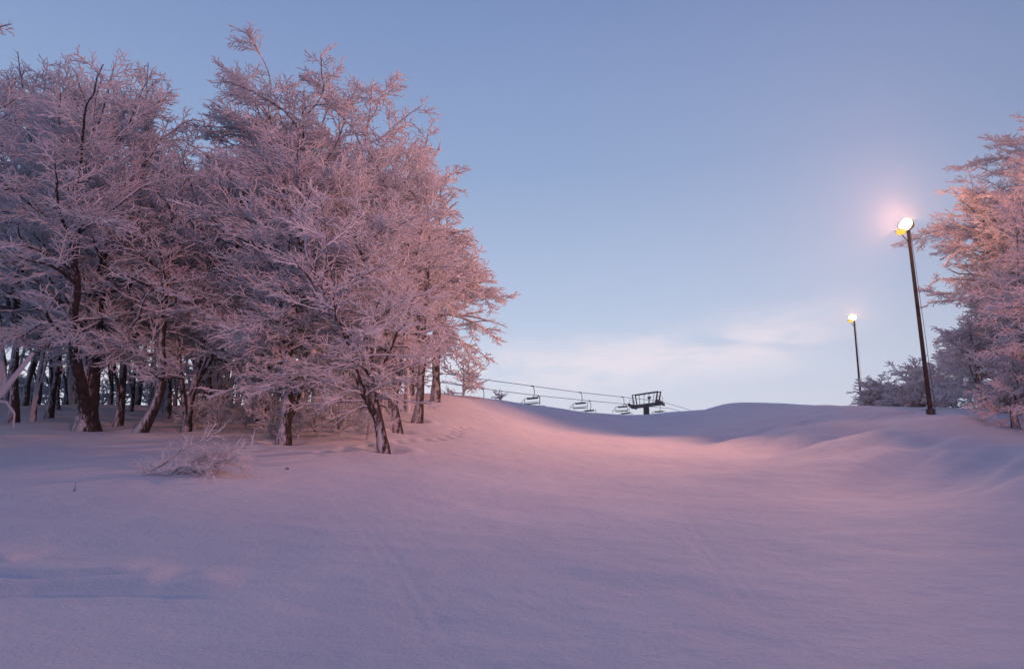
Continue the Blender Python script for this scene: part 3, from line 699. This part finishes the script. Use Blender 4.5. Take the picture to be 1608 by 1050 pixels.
# ------------------------------------------------------------------ lamp posts
GL = 'ski slope lamps'
def lamp(base, top, label, power, aim, size=1.0, bulb=.15):
    base = np.array(base, float); top = np.array(top, float); H = top[2] - base[2]
    root = empty('lamp_post', base, label, 'lamp', GL)
    L = top - base
    pole = MB(); pole.tube([(0, 0, -.5), L * .33, L * .66, L], [.115, .10, .09, .08], 12); pole.build('pole', M['post'], root, True)
    st = MB(); st.tube([(0, 0, -.3), (0, 0, .35), (0, 0, .38)], [.20, .20, .1], 10); st.build('collar', M['steel'], root)
    w = MB(); w.tube([(0.28, .05, -.2), L * .5 + (.20, 0, 0), L * 1.0 + np.array([.12, 0, -.15])], .014, 5)
    w.build('stay_wire', M['wire'], root)
    arm = MB(); arm.tube([L + np.array([0, 0, -.05]), L + np.array([-.2, .1, .18])], .04, 6); arm.tube([L + np.array([.1, 0, -.05]), L + np.array([-.75, -.1, -.02])], .045, 8)
    arm.tube([L + np.array([0, 0, -.7]), L + np.array([-.55, -.08, -.05])], .03, 6); arm.build('arm', M['steel'], root)
    for i, (off, s_) in enumerate((((-.24, -.22, .22), 1.35), ((-.44, -.12, -.14), .78))):
        a = np.array(aim, float) - top; a = a / np.linalg.norm(a)
        if i == 1: a = np.array([-.12, -.42, -.90]); a /= np.linalg.norm(a)
        c = L + np.array(off)
        side_ = np.cross(a, (0, 0, 1)); side_ /= np.linalg.norm(side_); up_ = np.cross(side_, a)
        n = 14; hb = MB(); r_ = .30 * size * s_; d_ = .34 * size * s_
        ring = lambda r, off_: [c + a * off_ + r * (side_ * math.cos(2 * math.pi * k / n) * 1.15 + up_ * math.sin(2 * math.pi * k / n) * .85) for k in range(n)]
        R0 = [ring(.10 * size, -d_), ring(r_ * .6, -d_ * .75), ring(r_ * .93, -d_ * .2), ring(r_, 0), ring(r_ * .93, -.015)]
        vv = [p for R in R0 for p in R]; ff = []
        for j in range(4):
            for k in range(n): ff.append((j * n + k, j * n + (k + 1) % n, (j + 1) * n + (k + 1) % n, (j + 1) * n + k))
        ff.append(tuple(range(n - 1, -1, -1))); hb.add(vv, ff)
        h = hb.build('lamp_head', M['housing'], root, True)
        g = MB(); G = [ring(r_ * .9, -.02), ring(r_ * .7, .05 * size), ring(r_ * .3, .09 * size)]
        vv = [p for R in G for p in R]; ff = []
        for j in range(2):
            for k in range(n): ff.append((j * n + k, j * n + (k + 1) % n, (j + 1) * n + (k + 1) % n, (j + 1) * n + k))
        ff.append(tuple(2 * n + k for k in range(n))); g.add(vv, ff)
        g.build('lamp_glass', M['glow'] if i == 0 else M['glow_dim'], h, True)
    ld = bpy.data.lights.new('floodlight', 'SPOT'); ld.energy = power; ld.color = (1.0, 0.39, 0.24); ld.spot_size = rad(116); ld.spot_blend = .6; ld.shadow_soft_size = .5
    lo = bpy.data.objects.new('floodlight', ld); COL.objects.link(lo); lo.parent = root
    a = np.array(aim, float) - top; a /= np.linalg.norm(a)
    lo.location = (L + np.array([-.3, -.25, .26]) + a * .35).tolist(); lo.rotation_euler = look_rot(a)
    pd = bpy.data.lights.new('bulb', 'SPOT'); pd.energy = power * bulb; pd.color = (1.0, 0.40, 0.14); pd.shadow_soft_size = .12
    po = bpy.data.objects.new('bulb', pd); COL.objects.link(po); po.parent = root; po.location = (L + np.array([-.24, -.22, .22]) + np.array([-.03, -.30, .10])).tolist()
    pd.spot_size = rad(125); pd.spot_blend = .35; po.rotation_euler = look_rot((-.12, -.78, .55))
    pp = bpy.data.lights.new('spill', 'POINT'); pp.energy = power * bulb * .16; pp.color = (1.0, 0.33, 0.15); pp.shadow_soft_size = .15
    qo = bpy.data.objects.new('spill', pp); COL.objects.link(qo); qo.parent = root; qo.location = (L + np.array([-.20, -.25, .62])).tolist()
    return lo
LB1 = ground_at(1462, 37.5); LT1 = at(1426, 362, 37.5)
lamp(LB1, LT1, 'taller nearer lamp post with two bright orange floodlights beside the big right tree', 22000, (-10, 24, 17.5), bulb=.30)
LB2 = ground_at(1353, 77); LT2 = at(1341, 503, 77)
lamp(LB2, LT2, 'farther lamp post with a bright orange floodlight, seen smaller above the ridge', 1500, (4, 40, 19), bulb=3.4)
LB3 = np.array([12, -9, gz(12, -9)]); LT3 = LB3 + np.array([-.3, 0, 8.6])
l3 = lamp(LB3, LT3, 'lamp post of the same row standing downhill behind the viewpoint', 17500, (-7, 29, 11.5), bulb=.01)
l3.data.spot_size = rad(48); l3.data.spot_blend = .9; l3.data.color = (1.0, 0.37, 0.33)
l4 = l3.copy(); l4.data = l3.data.copy(); COL.objects.link(l4)      # second head of the same post, turned to the right-hand trees
a = np.array((24, 34, 14.5)) - LT3; a /= np.linalg.norm(a); l4.rotation_euler = look_rot(a); l4.data.energy = 30000; l4.data.spot_size = rad(40); l4.data.color = (1.0, 0.28, 0.19)

# ------------------------------------------------------------------ chairlift
RR = [(640, 578, 76), (755, 595, 88), (836, 606, 100), (911, 616, 113), (977, 623, 124), (1037, 630, 129)]
RL = [(640, 592, 84), (757, 610, 97), (845, 621, 110), (925, 629, 123), (985, 634.5, 133), (993, 636, 135)]
PR = [at(*p) for p in RR]; PL = [at(*p) for p in RL]
tc_ = (PR[-1] + PL[-1]) / 2; tc_[2] -= .35
ddir = np.array([PR[-2][0] - PR[2][0], PR[-2][1] - PR[2][1], 0]); ddir /= np.linalg.norm(ddir)
tb = np.array([tc_[0], tc_[1], gz(tc_[0], tc_[1])])
def fr(p): return np.array(p) - tb
tw = empty('lift_tower', tb, 'dark chairlift tower with a wide crossarm and a railed work frame on top', 'lift tower')
mb = MB(); mb.tube([(0, 0, -.5), (0, 0, tc_[2] - tb[2])], [.62, .50], 14); mb.build('column', M['steel'], tw, True)
a0, a1 = fr(PL[-1]), fr(PR[-1]); ax = (a1 - a0) / np.linalg.norm(a1 - a0)
cz = fr(tc_)
mb = MB(); mb.box(cz, (np.linalg.norm(a1 - a0) * 1.02, .5, .6), ax, np.cross((0, 0, 1), ax)); mb.build('crossarm', M['steel'], tw)
up = np.array([0, 0, 1.0]); perp = np.cross(up, ax); perp /= np.linalg.norm(perp)
upp = np.cross(ax, perp)
fm = MB(); w_ = np.linalg.norm(a1 - a0)
e0 = cz - ax * w_ * .38; e1 = cz + ax * w_ * .38
t0 = cz - ax * w_ * .43 + up * 2.05; t1 = cz + ax * w_ * .47 + up * 2.05
for dd in (-.35, .35):
    fm.tube([e0 + perp * dd, t0 + perp * dd], .11, 6); fm.tube([e1 + perp * dd, t1 + perp * dd], .13, 6); fm.tube([t0 + perp * dd - ax * .1, t1 + perp * dd + ax * .1], .085, 6)
for k in (.2, .4, .6, .8):
    fm.tube([e0 + (e1 - e0) * k, t0 + (t1 - t0) * (k + .02)], .05, 5)
fm.build('work_frame', M['steel'], tw)
for s_, c0 in ((-1, a0), (1, a1)):
    rl = MB()
    for k in (-1.1, 0, 1.1):
        rl.tube([c0 + ddir * k + up * -.1, c0 + ddir * k + up * .9], .03, 5)
    rl.tube([c0 + ddir * -1.1 + up * .9, c0 + ddir * 1.1 + up * .9], .03, 5)
    rl.build('railing', M['steel'], tw)
lt = MB(); lt.box(cz + ax * w_ * .12 + up * 1.25, (.55, .3, .4), ax, perp); lt.box(cz + ax * w_ * .12 + up * .8, (.08, .08, .9), ax, perp); lt.build('signal_box', M['galv'], tw)
for c0, (pa, pb_) in ((a0, (PL[-2], None)), (a1, (PR[-2], None))):
    sh = MB(); sh.box(c0 + up * -.28, (3.4, .28, .26), ddir - up * .10, np.cross(up, ddir)); sh.box(c0 + up * -.2 - ax * .0, (1.2, .5, .5), ddir, np.cross(up, ddir))
    so = sh.build('sheave_beam', M['steel'], tw)
    for k in np.linspace(-1.5, 1.5, 6):
        wv = MB(); cc = c0 + ddir * k + up * (-.10 - .1 * k * .9); s2 = np.cross(up, ddir); wv.tube([cc - s2 * .09, cc + s2 * .09], .17, 10); wv.build('sheave', M['steel'], so)
def cable(pts, label):
    P = [np.array(p) for p in pts]; Q = []
    for i in range(len(P) - 1):
        for k in np.linspace(0, 1, 8, endpoint=False): Q.append(P[i] * (1 - k) + P[i + 1] * k)
    Q.append(P[-1]); o = MB(); o.tube([q - P[0] for q in Q], .042, 5)
    ob = o.build('lift_cable', M['wire'], None, True); ob.location = P[0].tolist(); tag(ob, label, 'cable', 'chairlift cables')
def beyond(P): 
    d_ = P[-1] - P[-3]; d_ = d_ / np.linalg.norm(d_[:2]); return P[-1] + np.array([d_[0] * 40, d_[1] * 40, -1.0])
BR = at(1072, 640, 150); BL = at(1052, 641, 158)
cable(PR + [BR, at(1110, 652, 175)], 'upper nearer chairlift cable running to the right end of the tower')
cable(PL + [BL, at(1090, 652, 183)], 'lower farther chairlift cable running to the left end of the tower')
GC = 'chairs hanging on the chairlift'
def chair(p, label, proto=None):
    if proto is not None:
        r = proto.copy(); COL.objects.link(r); r.location = p.tolist(); r['label'] = label
        for ch in proto.children:
            c2 = ch.copy(); COL.objects.link(c2); c2.parent = r
        return r
    root = empty('lift_chair', p, label, 'chair', GC); root.rotation_euler = (0, 0, math.atan2(ddir[1], ddir[0]) - math.pi / 2)
    g = MB(); g.box((0, 0, 0), (.16, .5, .14)); g.build('grip', M['steel'], root)
    h = MB(); h.tube([(0, 0, 0), (.16, 0, -.15), (.30, 0, -.6), (.30, 0, -1.1), (.22, 0, -1.42), (0, 0, -1.5)], .045, 7); h.build('hanger', M['steel'], root, True)
    f = MB(); f.tube([(-1.2, -.1, -2.35), (-1.15, 0, -1.62), (-1.0, 0, -1.5), (1.0, 0, -1.5), (1.15, 0, -1.62), (1.2, -.1, -2.35)], .035, 7); f.build('frame', M['galv'], root, True)
    s = MB(); s.box((0, -.28, -2.35), (2.1, .45, .05), (1, 0, 0), (0, 1, -.1)); s.build('seat', M['seat'], root)
    b2 = MB(); b2.box((0, .02, -1.64), (1.7, .06, .20), (1, 0, 0), (0, 1, .15)); b2.build('backrest', M['seat'], root)
    sb = MB(); sb.tube([(-1.2, 0, -1.6), (-1.42, -.6, -2.2), (-1.5, -.75, -2.75)], .028, 6); sb.tube([(1.2, 0, -1.6), (1.42, -.6, -2.2), (1.5, -.75, -2.75)], .028, 6)
    sb.tube([(-1.42, -.6, -2.2), (1.42, -.6, -2.2)], .03, 6); sb.build('safety_bar', M['galv'], root, True)
    return root
c1 = chair(PR[2], 'largest chair, leftmost fully visible one on the upper cable')
chair(PR[3], 'second chair on the upper cable, midway between the grove and the tower', c1)
chair(PR[4], 'third chair on the upper cable, just left of the lift tower', c1)
chair(PL[1], 'chair dipping behind the ridge next to the bush at the grove end', c1)
chair(PL[2], 'chair on the lower cable just right of the largest chair, seat cut by the ridge', c1)
chair(PL[3], 'chair on the lower cable with its seat touching the ridge, midway to the tower', c1)
chair(PL[4] + (PL[3] - PL[4]) * .05, 'chair on the lower cable right under the tower arm', c1)
chair(at(1034, 632, 137), 'chair hanging past the tower below its right arm', c1)
ridge_check()

# ------------------------------------------------------------------ frosty air
hz = MB(); hz.box((0, 60, 20), (260, 320, 130))
hm = bpy.data.materials.new('frosty_air'); hm.use_nodes = True; ht_ = hm.node_tree; ht_.nodes.clear()
pv = ht_.nodes.new('ShaderNodeVolumePrincipled'); pv.inputs['Color'].default_value = (.9, .92, 1, 1); pv.inputs['Density'].default_value = 0.00075; pv.inputs['Anisotropy'].default_value = 0.55
ho = ht_.nodes.new('ShaderNodeOutputMaterial'); ht_.links.new(pv.outputs[0], ho.inputs['Volume'])
tag(hz.build('haze', hm), 'thin frosty evening air over the slope', None, None, 'stuff')
